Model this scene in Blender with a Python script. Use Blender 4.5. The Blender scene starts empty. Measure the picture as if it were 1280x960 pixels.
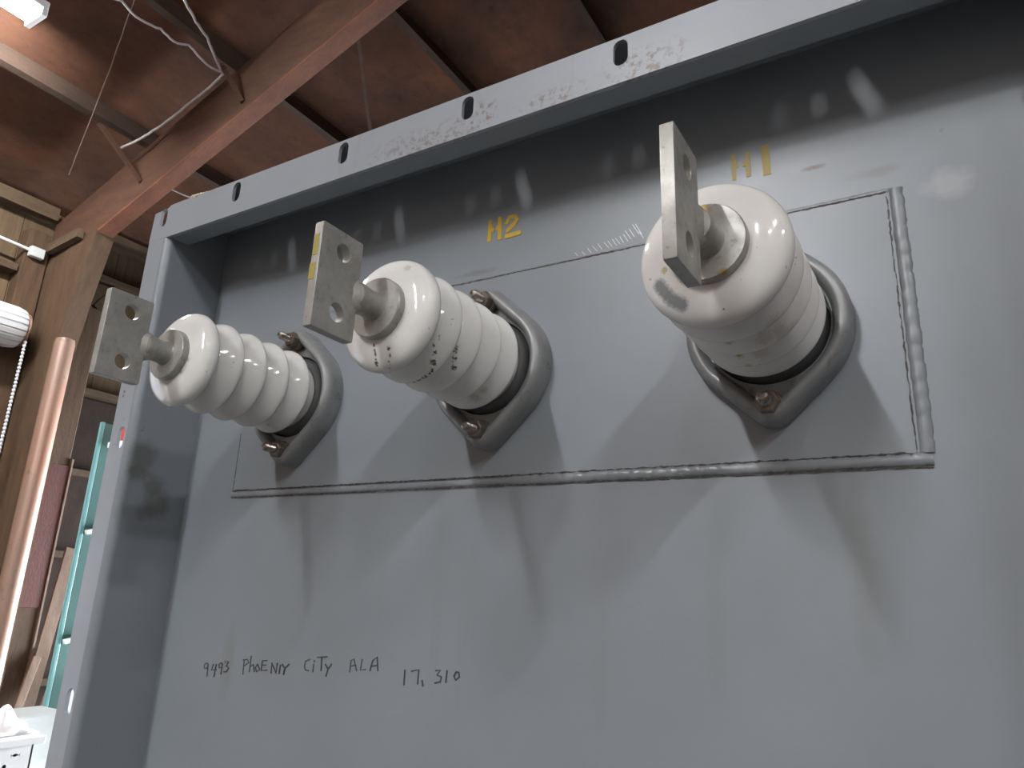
import bpy, bmesh, math, random
from mathutils import Vector, Matrix, geometry
random.seed(4)
C = bpy.context.scene.collection
S = bpy.context.scene
PI = math.pi
K = 0.49                 # one bushing-spacing unit in metres
ZB = 1.70                # height of the bushing axes above the floor
def V(x, y, z): return Vector((x*K, y*K, ZB + z*K))

# ---------------------------------------------------------------- camera
ya, pb, rc = -0.5456, 0.2841, 0.0407
fwd = Vector((math.sin(ya)*math.cos(pb), math.cos(ya)*math.cos(pb), math.sin(pb)))
r0 = Vector((math.cos(ya), -math.sin(ya), 0)); u0 = r0.cross(fwd)
rt = math.cos(rc)*r0 + math.sin(rc)*u0; up = -math.sin(rc)*r0 + math.cos(rc)*u0
cam = bpy.data.cameras.new('camera'); co = bpy.data.objects.new('camera', cam); C.objects.link(co)
cam.sensor_width = 36; cam.lens = 904/1280*36; cam.clip_start = .02
m = Matrix((rt, up, -fwd)).transposed().to_4x4(); m.translation = Vector((.591, -.537, 1.503))
co.matrix_world = m
S.camera = co
# ---------------------------------------------------------------- light
S.view_settings.view_transform = 'Standard'; S.view_settings.look = 'None'
S.view_settings.gamma = 1; S.view_settings.use_curve_mapping = False
S.view_settings.exposure = 0.0
w = bpy.data.worlds.new('sky'); S.world = w; w.use_nodes = True
bg = w.node_tree.nodes['Background']; bg.inputs[0].default_value = (.75, .85, 1, 1); bg.inputs[1].default_value = 1.6
TUBE = 430.0              # brightness of the fluorescent tubes
def day(name, loc, rot, sx, sy, e, col=(.9, .95, 1)):
    l = bpy.data.lights.new(name, 'AREA'); l.shape = 'RECTANGLE'; l.size = sx; l.size_y = sy; l.energy = e; l.color = col
    o = bpy.data.objects.new(name, l); C.objects.link(o); o.location = loc; o.rotation_euler = rot; return o
# daylight entering by the openings of the left wall and the big door of the back wall
day('daylight', (-5.05, 4.6, 1.35), (0, -PI/2, 0), 2.5, 2.2, 100)
day('daylight', (-5.05, -1.2, 1.35), (0, -PI/2, 0), 2.5, 2.6, 8)
day('daylight', (-2.4, 9.05, 1.15), (PI/2, 0, PI+.0), 3.4, 2.1, 800).data.spread = .9
# ---------------------------------------------------------------- materials
def mat(name, col, rough=.5, metal=0, spec=.5, coat=0, coat_rough=.1):
    m = bpy.data.materials.new(name); m.use_nodes = True
    b = m.node_tree.nodes['Principled BSDF']
    b.inputs['Base Color'].default_value = (*col, 1); b.inputs['Roughness'].default_value = rough
    b.inputs['Metallic'].default_value = metal; b.inputs['Specular IOR Level'].default_value = spec
    b.inputs['Coat Weight'].default_value = coat; b.inputs['Coat Roughness'].default_value = coat_rough
    return m
class N:                                   # small node helper
    def __init__(s, m):
        s.m = m; s.t = m.node_tree; s.b = s.t.nodes['Principled BSDF']
        s.col = None
    def new(s, k, **kw):
        n = s.t.nodes.new(k)
        for a, v in kw.items(): setattr(n, a, v)
        return n
    def link(s, a, b): s.t.links.new(a, b)
    def coord(s, kind='Object', scale=(1, 1, 1)):
        if kind == 'Position': o = s.new('ShaderNodeNewGeometry').outputs['Position']
        else: o = s.new('ShaderNodeTexCoord').outputs[kind]
        mp = s.new('ShaderNodeMapping'); mp.inputs['Scale'].default_value = scale
        s.link(o, mp.inputs[0]); return mp.outputs[0]
    def noise(s, co, scale, detail=4, rough=.55, lo=.4, hi=.6):
        n = s.new('ShaderNodeTexNoise'); n.inputs['Scale'].default_value = scale
        n.inputs['Detail'].default_value = detail; n.inputs['Roughness'].default_value = rough
        s.link(co, n.inputs['Vector'])
        r = s.new('ShaderNodeMapRange'); r.inputs['From Min'].default_value = lo; r.inputs['From Max'].default_value = hi
        s.link(n.outputs[0], r.inputs[0]); return r.outputs[0]
    def math(s, op, a, b=None):
        n = s.new('ShaderNodeMath', operation=op)
        for i, v in enumerate((a, b)):
            if v is None: continue
            if isinstance(v, (int, float)): n.inputs[i].default_value = v
            else: s.link(v, n.inputs[i])
        return n.outputs[0]
    def mix(s, fac, a, b):
        n = s.new('ShaderNodeMix', data_type='RGBA')
        if isinstance(fac, (int, float)): n.inputs[0].default_value = fac
        else: s.link(fac, n.inputs[0])
        for i, v in ((6, a), (7, b)):
            if isinstance(v, tuple): n.inputs[i].default_value = (*v, 1)
            else: s.link(v, n.inputs[i])
        return n.outputs[2]
    def spot(s, pos, c, rad, soft=.35, wob=.4, wscale=60, squash=(1, 1, 1)):
        """mask 1 inside a ragged ellipsoid at c (metres)"""
        sub = s.new('ShaderNodeVectorMath', operation='SUBTRACT'); s.link(pos, sub.inputs[0]); sub.inputs[1].default_value = c
        mul = s.new('ShaderNodeVectorMath', operation='MULTIPLY'); s.link(sub.outputs[0], mul.inputs[0])
        mul.inputs[1].default_value = tuple(q/rad for q in squash)
        ln = s.new('ShaderNodeVectorMath', operation='LENGTH'); s.link(mul.outputs[0], ln.inputs[0])
        nz = s.noise(pos, wscale, 3, .6, 0, 1)
        d = s.math('ADD', ln.outputs['Value'], s.math('MULTIPLY', s.math('SUBTRACT', nz, .5), wob*4))
        r = s.new('ShaderNodeMapRange'); r.inputs['From Min'].default_value = 1+soft; r.inputs['From Max'].default_value = 1-soft
        s.link(d, r.inputs[0]); return r.outputs[0]
    def blots(s, pos, pts, wob=.5, wscale=650, soft=.35):
        """one mask for many small blots, pts = [(centre in units, radius in units)]"""
        best = None
        for c, r in pts:
            d = s.new('ShaderNodeVectorMath', operation='DISTANCE'); s.link(pos, d.inputs[0]); d.inputs[1].default_value = tuple(v*K for v in c)
            q = s.math('DIVIDE', d.outputs['Value'], r*K); best = q if best is None else s.math('MINIMUM', best, q)
        nz = s.noise(pos, wscale, 3, .6, 0, 1)
        d = s.math('ADD', best, s.math('MULTIPLY', s.math('SUBTRACT', nz, .5), wob*4))
        r = s.new('ShaderNodeMapRange'); r.inputs['From Min'].default_value = 1+soft; r.inputs['From Max'].default_value = 1-soft
        s.link(d, r.inputs[0]); return r.outputs[0]
    def color(s, c): s.link(c, s.b.inputs['Base Color'])
    def rough(s, c): s.link(c, s.b.inputs['Roughness'])
    def bump(s, h, strength=.2, dist=.002):
        n = s.new('ShaderNodeBump'); n.inputs['Strength'].default_value = strength; n.inputs['Distance'].default_value = dist
        s.link(h, n.inputs['Height']); s.link(n.outputs[0], s.b.inputs['Normal'])

def paint_material(name, spots=(), speck=.5, col=(.225, .247, .268), rough=.36):
    m = mat(name, col, rough, 0, .5); n = N(m); p = n.coord('Position')
    c = n.mix(n.noise(p, 5, 5, .6, .3, .7), tuple(v*.93 for v in col), tuple(v*1.06 for v in col))
    # drips and runs of dirt
    st = n.noise(n.coord('Position', (14, 14, 1.2)), 3, 3, .6, .62, .78)
    c = n.mix(n.math('MULTIPLY', st, .22), c, (.20, .19, .16))
    # rust specks
    sp = n.noise(p, 95, 2, .5, .72, .76); reg = n.noise(p, 7, 3, .6, .50, .66)
    c = n.mix(n.math('MULTIPLY', n.math('MULTIPLY', sp, reg), speck), c, (.09, .05, .028))
    for (ctr, rad, co_, op, sq) in spots:
        sm = n.spot(p, ctr, rad, .45, .35, 70, sq)
        if name.endswith('flange'): sm = n.math('MULTIPLY', n.math('MULTIPLY', sm, n.noise(p, 150, 4, .7, .50, .60)), 1.7)
        c = n.mix(n.math('MULTIPLY', sm, op), c, co_)
    n.color(c)
    n.rough(n.math('ADD', n.math('MULTIPLY', n.noise(p, 9, 4, .6, .3, .7), .10), rough-.05))
    n.bump(n.noise(p, 160, 2, .5, 0, 1), .10, .0006)
    return m
def wood(name, a, b, stretch=(1, 1, 1), scale=3, rough=.75, dark=.5, boards=None):
    m = mat(name, a, rough, 0, .25); n = N(m); p = n.coord('Position', stretch)
    c = n.mix(n.noise(p, scale, 6, .65, .3, .7), a, b)
    c = n.mix(n.math('MULTIPLY', n.noise(n.coord('Position'), 1.6, 5, .6, .42, .7), dark), c, tuple(v*.35 for v in a))
    c = n.mix(n.math('MULTIPLY', n.noise(p, scale*9, 4, .7, .5, .7), .35), c, tuple(v*.5 for v in b))
    if boards:
        ax, pitch = boards
        sx = n.new('ShaderNodeSeparateXYZ'); n.link(n.coord('Position'), sx.inputs[0])
        f = n.math('FRACT', n.math('DIVIDE', sx.outputs[ax], pitch))
        g = n.math('LESS_THAN', f, .03)
        c = n.mix(n.math('MULTIPLY', g, .7), c, (.015, .01, .008))
    n.color(c); n.bump(n.noise(p, scale*6, 5, .7, 0, 1), .4, .004)
    return m
def metal(name, a, b, rough=.45, met=.6, scale=30, spots=()):
    m = mat(name, a, rough, met, .5); n = N(m); p = n.coord('Object')
    c = n.mix(n.noise(p, scale, 6, .65, .3, .7), a, b)
    c = n.mix(n.math('MULTIPLY', n.noise(p, scale*4, 3, .6, .62, .72), .5), c, tuple(v*.4 for v in b))
    for (ctr, rad, co_, op, sq) in spots:
        c = n.mix(n.math('MULTIPLY', n.spot(p, ctr, rad, .3, .35, 180, sq), op), c, co_)
    n.color(c); n.rough(n.math('ADD', n.math('MULTIPLY', n.noise(p, scale*2, 4, .6, .3, .7), .2), rough-.1))
    n.bump(n.noise(p, scale*9, 3, .6, 0, 1), .25, .0006)
    return m
GREASE = (.10, .10, .085)
STAIN = (.16, .15, .12)
def L(x, y, z): return tuple(V(x, y, z))
tank_spots = [(L(-.36, -.126, -.132), .013, GREASE, .6, (1, 1, .8)), (L(-.36, -.134, -.167), .010, GREASE, .6, (1, 1, 1)),
              (L(-.36, -.085, -.196), .012, GREASE, .6, (1, 1, 1)), (L(-.36, -.07, -.234), .013, GREASE, .6, (1, 1, 1)), (L(-.36, -.10, -.252), .009, GREASE, .4, (1, 1, 1)),
              (L(1.10, 0, -.34), .03, STAIN, .25, (4, 1, .55)), (L(.90, 0, -.44), .03, STAIN, .12, (5, 1, .7)), (L(.72, 0, -.5), .03, STAIN, .08, (6, 1, .7)),
              (L(-.13, 0, -.56), .02, STAIN, .35, (2.4, 1, .7)),
              (L(1.17, 0, .235), .012, (.14, .10, .06), .3, (.8, 1, 3)), (L(1.26, 0, .19), .008, (.5, .5, .5), .35, (.6, 1, .8)),
              (L(.45, 0, .215), .006, (.10, .07, .05), .3, (.3, 1, 2)), (L(1.085, 0, .268), .003, (.10, .05, .03), .9, (.4, 1, 1.6))]
M = {}
M['paint'] = paint_material('grey_enamel', tank_spots, .35)
M['flange_paint'] = paint_material('grey_enamel_flange', [(L(.42, -.165, .425), .03, (.15, .10, .06), .35, (.5, 1, 2.2)), (L(.86, -.165, .43), .02, (.14, .09, .05), .45, (.7, 1, 1.4)), (L(.55, -.165, .44), .012, (.14, .09, .05), .45, (.8, 1, 1)), (L(.70, -.165, .425), .012, (.14, .09, .05), .4, (.5, 1, 1.4))], 1.0, (.30, .32, .345), .38)
M['weld'] = paint_material('grey_enamel_weld', (), .3, (.21, .225, .24), .33)
M['groove'] = mat('dark_seam', (.075, .07, .065), .7)
M['yellow'] = mat('yellow_stencil_paint', (.55, .36, .02), .6)
M['faded_yellow'] = mat('faded_yellow_paint', (.47, .36, .14), .6)
M['marker'] = mat('black_marker', (.045, .045, .05), .6)
M['scratch'] = mat('bare_scratch', (.55, .56, .56), .4, .3)
M['porcelain'] = None
def porcelain(name, spots, tint=(.74, .73, .70)):
    m = mat(name, tint, .09, 0, .5); n = N(m); p = n.coord('Object')
    c = n.mix(n.noise(p, 18, 5, .6, .4, .75), tint, tuple(v*.86 for v in tint))
    c = n.mix(n.math('MULTIPLY', n.noise(p, 260, 2, .5, .74, .78), .5), c, (.2, .16, .12))
    for pts, co_, op, wob in spots:
        c = n.mix(n.math('MULTIPLY', n.blots(p, pts, wob), op), c, co_)
    n.color(c)
    return m
BR = (.075, .04, .035); YE = (.42, .34, .12)
P1 = porcelain('white_porcelain', [([((0.011, -0.0947, -0.0818), 0.004), ((0.0456, -0.3368, 0.0175), 0.004), ((0.0467, -0.3254, -0.0136), 0.004), ((0.0335, -0.3272, -0.0353), 0.004)], (.3, .24, .18), .6, .4)])
P2 = porcelain('white_porcelain_dirty', [([((-0.0033, -0.3323, -0.0481), 0.0013), ((-0.0063, -0.3243, -0.0551), 0.0023), ((-0.0054, -0.3219, -0.0634), 0.0026), ((-0.0049, -0.3216, -0.0687), 0.0025), ((-0.0054, -0.3172, -0.0752), 0.0020), ((-0.0062, -0.3157, -0.0806), 0.0030), ((-0.007, -0.313, -0.0829), 0.0017), ((0.0209, -0.3219, -0.0626), 0.0028), ((0.021, -0.3189, -0.0732), 0.0026), ((0.0173, -0.3142, -0.0803), 0.0017), ((0.0167, -0.3108, -0.0833), 0.0013), ((0.0124, -0.3067, -0.0873), 0.0014), ((-0.0198, -0.242, -0.0869), 0.0023), ((-0.0033, -0.2413, -0.0899), 0.0017), ((0.0066, -0.2406, -0.091), 0.0020), ((0.0078, -0.2409, -0.0898), 0.0025), ((0.0146, -0.2426, -0.0889), 0.0012), ((0.0176, -0.2406, -0.0907), 0.0025), ((0.0206, -0.2431, -0.089), 0.0017), ((0.0261, -0.244, -0.0871), 0.0019), ((0.0293, -0.2426, -0.0881), 0.0026), ((0.0305, -0.2428, -0.0838), 0.0029), ((0.0345, -0.2422, -0.0819), 0.0016), ((0.0392, -0.2447, -0.0809), 0.0023), ((0.0438, -0.2446, -0.0785), 0.0022), ((0.0468, -0.2479, -0.0784), 0.0030), ((0.0535, -0.2506, -0.0704), 0.0026), ((0.0533, -0.256, -0.0681), 0.0043), ((0.06, -0.2616, -0.0598), 0.0028), ((0.0612, -0.2615, -0.0565), 0.0029), ((0.0632, -0.2627, -0.0552), 0.0023), ((0.0634, -0.2689, -0.0476), 0.0032), ((0.0657, -0.27, -0.0446), 0.0020), ((0.0717, -0.2702, -0.0389), 0.0028), ((0.0715, -0.2682, -0.0376), 0.0028), ((0.0723, -0.2681, -0.034), 0.0023), ((0.0691, -0.2174, -0.0341), 0.0038), ((0.0669, -0.2172, -0.0365), 0.0039), ((0.0653, -0.2157, -0.0401), 0.0030), ((0.0619, -0.2128, -0.0508), 0.0038), ((0.0622, -0.2105, -0.0519), 0.0020), ((0.0574, -0.2117, -0.0543), 0.0020), ((0.06, -0.2104, -0.0597), 0.0022), ((0.0555, -0.204, -0.0619), 0.0042)], BR, .92, .9), ([((0.0224, -0.0936, -0.0799), 0.01), ((0.0424, -0.0968, -0.0694), 0.007), ((0.0393, -0.3179, 0.0657), 0.006)], (.40, .34, .26), .5, .6)])
P3 = porcelain('white_porcelain_chipped', [([((-0.0616, -0.3199, -0.0362), 0.0085), ((-0.0573, -0.3201, -0.0425), 0.0085), ((-0.0523, -0.32, -0.0493), 0.0085), ((-0.0471, -0.3193, -0.0559), 0.0085), ((-0.0408, -0.3194, -0.0602), 0.0085), ((-0.0358, -0.3195, -0.0642), 0.0085)], (.25, .26, .265), 1, .25), ([((-0.0114, -0.21, -0.0811), 0.0055), ((-0.0051, -0.1286, -0.0912), 0.005), ((-0.0532, -0.3242, -0.0189), 0.004), ((-0.013, -0.1512, -0.0816), 0.006)], (.42, .34, .13), .75, .6), ([((0.0321, -0.2014, -0.0801), 0.011), ((0.0164, -0.1503, -0.0815), 0.011), ((0.0524, -0.1953, -0.072), 0.011), ((0.0534, -0.2418, -0.0738), 0.011), ((0.0634, -0.1851, -0.0657), 0.011)], (.42, .37, .31), .45, .6), ([((-.013, -.1512, -.0816), .003), ((.0124, -.3167, -.0774), .0012)], BR, .8, .4)], (.70, .68, .65))
M['tin'] = metal('tinned_metal', (.45, .44, .405), (.30, .29, .26), .42, .28, 55)
M['tin_yellow'] = metal('tinned_metal_yellowed', (.45, .44, .405), (.30, .29, .26), .42, .28, 55, [(tuple(v*K for v in (0, -.345, .043)), .004, (.32, .22, .03), .9, (1, .5, 1)), (tuple(v*K for v in (.02, -.345, -.043)), .003, (.32, .22, .03), .8, (1, .5, 1))])
M['yellow_edge'] = mat('yellow_paint_on_edge', (.36, .30, .07), .5)
M['cast'] = metal('cast_grey_metal', (.30, .305, .305), (.20, .205, .20), .4, .25, 26)
M['gasket'] = mat('dark_gasket', (.09, .09, .09), .6)
M['bronze'] = metal('bronze_nut', (.24, .205, .165), (.13, .105, .085), .38, .6, 90)
M['steel'] = metal('stud_steel', (.45, .42, .38), (.25, .21, .18), .3, .9, 90)
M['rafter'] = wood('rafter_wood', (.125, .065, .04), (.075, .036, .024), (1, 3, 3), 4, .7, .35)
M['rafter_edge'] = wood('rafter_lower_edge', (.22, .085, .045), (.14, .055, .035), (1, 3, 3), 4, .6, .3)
M['dark_board'] = wood('dark_lining_board', (.055, .035, .025), (.03, .02, .016), (1, 3, 1), 4, .85, .5)
M['purlin'] = wood('purlin_wood', (.11, .07, .05), (.07, .05, .038), (3, 1, 3), 4, .75, .3)
M['deck'] = wood('roof_sheathing', (.235, .10, .055), (.085, .05, .036), (1, .6, 1), 1.7, .85, .7)
M['wallwood'] = wood('wall_boards', (.18, .125, .07), (.10, .066, .038), (1, 6, .6), 4, .8, .6, boards=(1, .24))
M['column'] = wood('column_wood', (.125, .075, .043), (.07, .042, .025), (6, 6, .8), 4, .7, .35)
M['girt'] = wood('girt_wood', (.13, .088, .055), (.075, .05, .03), (3, 1, 3), 4, .75, .3)
M['plank'] = wood('plank_wood', (.28, .20, .15), (.18, .12, .09), (6, 6, .8), 4, .75, .3)
M['plank_red'] = wood('plank_wood_red', (.24, .12, .085), (.14, .07, .055), (6, 6, .8), 4, .75, .3)
M['orange_wood'] = wood('fresh_board', (.42, .24, .10), (.33, .18, .08), (6, 6, .8), 4, .7, .1)
M['red_paint'] = wood('worn_red_paint', (.13, .035, .034), (.09, .045, .034), (4, 4, 1), 5, .6, .2)
M['pipe'] = metal('rusty_pipe', (.30, .16, .11), (.24, .16, .12), .42, .15, 3)
M['white_metal'] = mat('white_painted_metal', (.80, .80, .80), .4)
M['white_plastic'] = mat('white_plastic', (.86, .86, .86), .4)
M['cloth'] = mat('white_rag', (.80, .76, .76), .9)
M['teal'] = mat('teal_enamel', (.15, .33, .33), .4)
M['dark_teal'] = mat('dark_teal_enamel', (.035, .11, .10), .5)
M['cable'] = mat('white_cable', (.62, .56, .54), .5)
M['thin_cable'] = mat('old_thin_cable', (.30, .20, .17), .6)
M['concrete'] = mat('concrete_floor', (.15, .14, .13), .8); _n = N(M['concrete']); _n.color(_n.mix(_n.noise(_n.coord('Position'), 2, 6, .6, .3, .7), (.075, .07, .065), (.05, .048, .045)))
M['sheetmetal'] = mat('far_wall_cladding', (.20, .15, .12), .7); _n = N(M['sheetmetal']); _n.color(_n.mix(_n.noise(_n.coord('Position', (1, 1, .2)), 3, 5, .6, .3, .7), (.22, .16, .12), (.13, .09, .07)))
M['foam'] = mat('dried_foam', (.62, .55, .42), .9)
M['red'] = mat('red_plastic', (.5, .05, .03), .4)
M['grey_plastic'] = mat('grey_white_plastic', (.55, .57, .56), .5)
M['track'] = mat('door_track', (.75, .77, .8), .35)
def emit(name, col, s):
    m = bpy.data.materials.new(name); m.use_nodes = True; b = m.node_tree.nodes['Principled BSDF']
    b.inputs['Emission Color'].default_value = (*col, 1); b.inputs['Emission Strength'].default_value = s
    b.inputs['Base Color'].default_value = (.9, .9, .9, 1); return m
M['tube'] = emit('lit_tube', (.97, .98, 1), TUBE)

# ---------------------------------------------------------------- object helpers
def empty(name, loc, label, cat, group=None):
    o = bpy.data.objects.new(name, None); o.empty_display_size = .05; C.objects.link(o); o.location = loc
    o['label'] = label; o['category'] = cat
    if group: o['group'] = group
    return o
def obj(name, bm, m, parent=None, smooth=None, world=True, recalc=True):
    """link bm as one mesh; vertices are in world metres when world=True"""
    if recalc: bmesh.ops.recalc_face_normals(bm, faces=bm.faces)
    me = bpy.data.meshes.new(name); bm.to_mesh(me); bm.free()
    o = bpy.data.objects.new(name, me); C.objects.link(o); me.materials.append(m)
    if world:
        if parent:
            q = parent; off = Vector((0, 0, 0))
            while q: off += q.location; q = q.parent
            me.transform(Matrix.Translation(-off))
    if parent: o.parent = parent
    if smooth is not None: shade(o, smooth)
    return o
def shade(o, ang=35):
    me = o.data; a = math.radians(ang)
    for p in me.polygons: p.use_smooth = True
    b = bmesh.new(); b.from_mesh(me)
    for e in b.edges:
        if len(e.link_faces) == 2 and e.calc_face_angle(0) > a: e.smooth = False
    b.to_mesh(me); b.free()
def tag(o, label, cat, group=None):
    o['label'] = label; o['category'] = cat
    if group: o['group'] = group
    return o
def structure(name, bm, m, label=None, smooth=None):
    # origin at the mesh's own centre
    c = sum((v.co for v in bm.verts), Vector())/len(bm.verts)
    o = obj(name, bm, m, None, smooth); o.data.transform(Matrix.Translation(-c)); o.location = c
    o['kind'] = 'structure'
    if label: o['label'] = label
    return o
def single(name, bm, m, label, cat, group=None, smooth=None):
    c = Vector((sum(v.co.x for v in bm.verts)/len(bm.verts), sum(v.co.y for v in bm.verts)/len(bm.verts), min(v.co.z for v in bm.verts)))
    o = obj(name, bm, m, None, smooth); o.data.transform(Matrix.Translation(-c)); o.location = c
    return tag(o, label, cat, group)
def box(bm, a, b, bev=0):
    lo = [min(a[i], b[i]) for i in range(3)]; hi = [max(a[i], b[i]) for i in range(3)]
    vs = [bm.verts.new((x, y, z)) for x in (lo[0], hi[0]) for y in (lo[1], hi[1]) for z in (lo[2], hi[2])]
    fs = [(0, 1, 3, 2), (4, 6, 7, 5), (0, 4, 5, 1), (2, 3, 7, 6), (0, 2, 6, 4), (1, 5, 7, 3)]
    F = [bm.faces.new([vs[i] for i in f]) for f in fs]
    if bev: bmesh.ops.bevel(bm, geom=list({e for f in F for e in f.edges}), offset=bev, segments=2, affect='EDGES', profile=.5)
    return bm
def bar(bm, p, q, wd, ht, upv=(0, 0, 1), bev=0):
    """square bar from p to q; wd across, ht along upv"""
    p, q = Vector(p), Vector(q); d = (q-p).normalized(); s = d.cross(Vector(upv)).normalized(); u = s.cross(d).normalized()
    vs = []
    for c in (p, q):
        for i, j in ((-1, -1), (1, -1), (1, 1), (-1, 1)): vs.append(bm.verts.new(c + s*wd/2*i + u*ht/2*j))
    F = [bm.faces.new([vs[i] for i in f]) for f in ((0, 1, 2, 3), (7, 6, 5, 4), (0, 4, 5, 1), (1, 5, 6, 2), (2, 6, 7, 3), (3, 7, 4, 0))]
    if bev: bmesh.ops.bevel(bm, geom=list({e for f in F for e in f.edges}), offset=bev, segments=2, affect='EDGES', profile=.5)
    return bm
def tube(bm, pts, r, n=10, rad=None):
    pts = [Vector(p) for p in pts]; rings = []
    ref = Vector((0, 0, 1))
    for i, p in enumerate(pts):
        d = (pts[min(i+1, len(pts)-1)] - pts[max(i-1, 0)]).normalized()
        if abs(d.dot(ref)) > .95: ref = Vector((1, 0, 0)) if abs(d.x) < .9 else Vector((0, 1, 0))
        s = d.cross(ref).normalized(); u = s.cross(d)
        rr = rad[i] if rad else r
        rings.append([bm.verts.new(p + rr*(math.cos(2*PI*k/n)*s + math.sin(2*PI*k/n)*u)) for k in range(n)])
    for a, b in zip(rings, rings[1:]):
        for k in range(n): bm.faces.new((a[k], a[(k+1) % n], b[(k+1) % n], b[k]))
    bm.faces.new(rings[0]); bm.faces.new(rings[-1][::-1])
    return bm
def lathe(bm, prof, n=64, axis='y', closed_ends=True, c=(0, 0, 0), star=None):
    """profile of (radius, position along axis); axis 'y' or 'z'"""
    rings = []
    for r, h in prof:
        ring = []
        for k in range(n):
            t = 2*PI*k/n; a, b = r*math.cos(t), r*math.sin(t)
            if axis == 'y': ring.append(bm.verts.new((c[0]+a, c[1]+h, c[2]+b)))
            else: ring.append(bm.verts.new((c[0]+a, c[1]+b, c[2]+h)))
        rings.append(ring)
    for a, b in zip(rings, rings[1:]):
        for k in range(n): bm.faces.new((a[k], a[(k+1) % n], b[(k+1) % n], b[k]))
    if closed_ends: bm.faces.new(rings[0]); bm.faces.new(rings[-1][::-1])
    return bm
def holed(bm, outline, holes, to3d, thick):
    """flat plate with holes: 2-D outline + holes -> two faces and rims. to3d(u,v,h)"""
    loops = [outline]+holes
    tris = geometry.tessellate_polygon([[Vector((u, v, 0)) for u, v in l] for l in loops])
    flat = [p for l in loops for p in l]
    A = [bm.verts.new(to3d(u, v, 0)) for u, v in flat]; B = [bm.verts.new(to3d(u, v, thick)) for u, v in flat]
    for t in tris:
        try: bm.faces.new([A[i] for i in t]); bm.faces.new([B[i] for i in reversed(t)])
        except ValueError: pass
    i0 = 0
    for l in loops:
        n = len(l)
        for k in range(n):
            a, b = i0+k, i0+(k+1) % n
            bm.faces.new((A[a], A[b], B[b], B[a]))
        i0 += n
    return bm
def slot(cx, cz, w_, h_, n=8):
    r = w_/2; s = h_/2-r
    return [(cx+r*math.cos(t), cz+s+r*math.sin(t)) for t in [PI*k/n for k in range(n+1)]] + [(cx+r*math.cos(t), cz-s+r*math.sin(t)) for t in [PI+PI*k/n for k in range(n+1)]]
def circ(cx, cz, r, n=24): return [(cx+r*math.cos(2*PI*k/n), cz+r*math.sin(2*PI*k/n)) for k in range(n)]
def strokes(bm, lines, wd, y0, th=.0009):
    """painted strokes on the front panel, in panel units"""
    for strokes.k, ln in enumerate(lines):
        P = [Vector((x, 0, z)) for x, z in ln]; n = len(P); Lf = []; Rt = []
        for i, p in enumerate(P):
            d = (P[min(i+1, n-1)]-P[max(i-1, 0)]).normalized(); s = Vector((-d.z, 0, d.x))*wd/2
            e = d*wd*.3*(-1 if i == 0 else 1 if i == n-1 else 0)
            Lf.append(p+s+e); Rt.append(p-s+e)
        for i in range(n-1):
            q = [Lf[i], Lf[i+1], Rt[i+1], Rt[i]]
            f = [bm.verts.new(V(v.x, y0-th-strokes.k*.00012, v.z)) for v in q]; b = [bm.verts.new(V(v.x, y0+.0004, v.z)) for v in q]
            bm.faces.new(f)
            for k in range(4): bm.faces.new((f[k], f[(k+1) % 4], b[(k+1) % 4], b[k]))
    return bm

# ---------------------------------------------------------------- building shell
SL = .348                                     # slope of the roof
WX, RX = -5.0, 5.0                            # left wall, ridge
def zr(x, base=4.40): return base + SL*((x if x < RX else 2*RX-x)+4.3)   # underside of the roof sheathing
Y0, Y1 = -11.0, 9.0
structure('floor', box(bmesh.new(), (-6, Y0-.2, -.1), (15.2, Y1+.2, 0)), M['concrete'])
b = bmesh.new()                               # left wall with two openings
for (ya_, yb_, za, zb_) in ((Y0, -2.6, 0, 2.7), (-2.6, .1, 2.7, 4.16), (Y0, -2.6, 2.7, 4.16), (.1, 3.5, 0, 4.16), (3.5, 5.7, 2.5, 4.16), (5.7, Y1, 0, 4.16)):
    box(b, (WX-.12, ya_, za), (WX, yb_, zb_))
structure('wall_left', b, M['wallwood'])
structure('wall_right', box(bmesh.new(), (15, Y0, 0), (15.12, Y1, 4.16)), M['sheetmetal'])
for nm, yy in (('wall_back', Y1), ('wall_front', Y0-.12)):
    b = bmesh.new()
    prof_ = [(WX-.12, 0), (15.12, 0), (15.12, zr(15)), (RX, zr(RX)), (WX-.12, zr(WX))]
    if nm == 'wall_back': prof_ = [(WX-.12, 0), (-4.2, 0), (-4.2, 3.2), (.8, 3.2), (.8, 0)] + prof_[1:]
    holed(b, prof_, [], lambda u, v, h, yy=yy: (u, yy+h, v), .12)
    structure(nm, b, M['sheetmetal'])
b = bmesh.new()
for x0, x1 in ((WX-.3, RX), (RX, 15.3)):
    v = [b.verts.new((x, y, zr(x)+dz)) for dz in (0, .06) for x in (x0, x1) for y in (Y0-.2, Y1+.2)]
    for f in ((0, 1, 3, 2), (4, 6, 7, 5), (0, 2, 6, 4), (1, 5, 7, 3), (0, 4, 5, 1), (2, 3, 7, 6)): b.faces.new([v[i] for i in f])
structure('ceiling', b, M['deck'])
# purlins: long timbers under the sheathing
k = 0
for x in (-3.92, -3.05, -2.11, -1.19, -.2, .8, 1.8, 2.8, 3.8):
    b = bmesh.new(); z = zr(x)-.075
    bar(b, (x, Y0, z), (x, Y1, z), .045, .15, (-SL, 0, 1))
    structure('trim_%d' % (k+1), b, M['purlin']); k += 1
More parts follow.
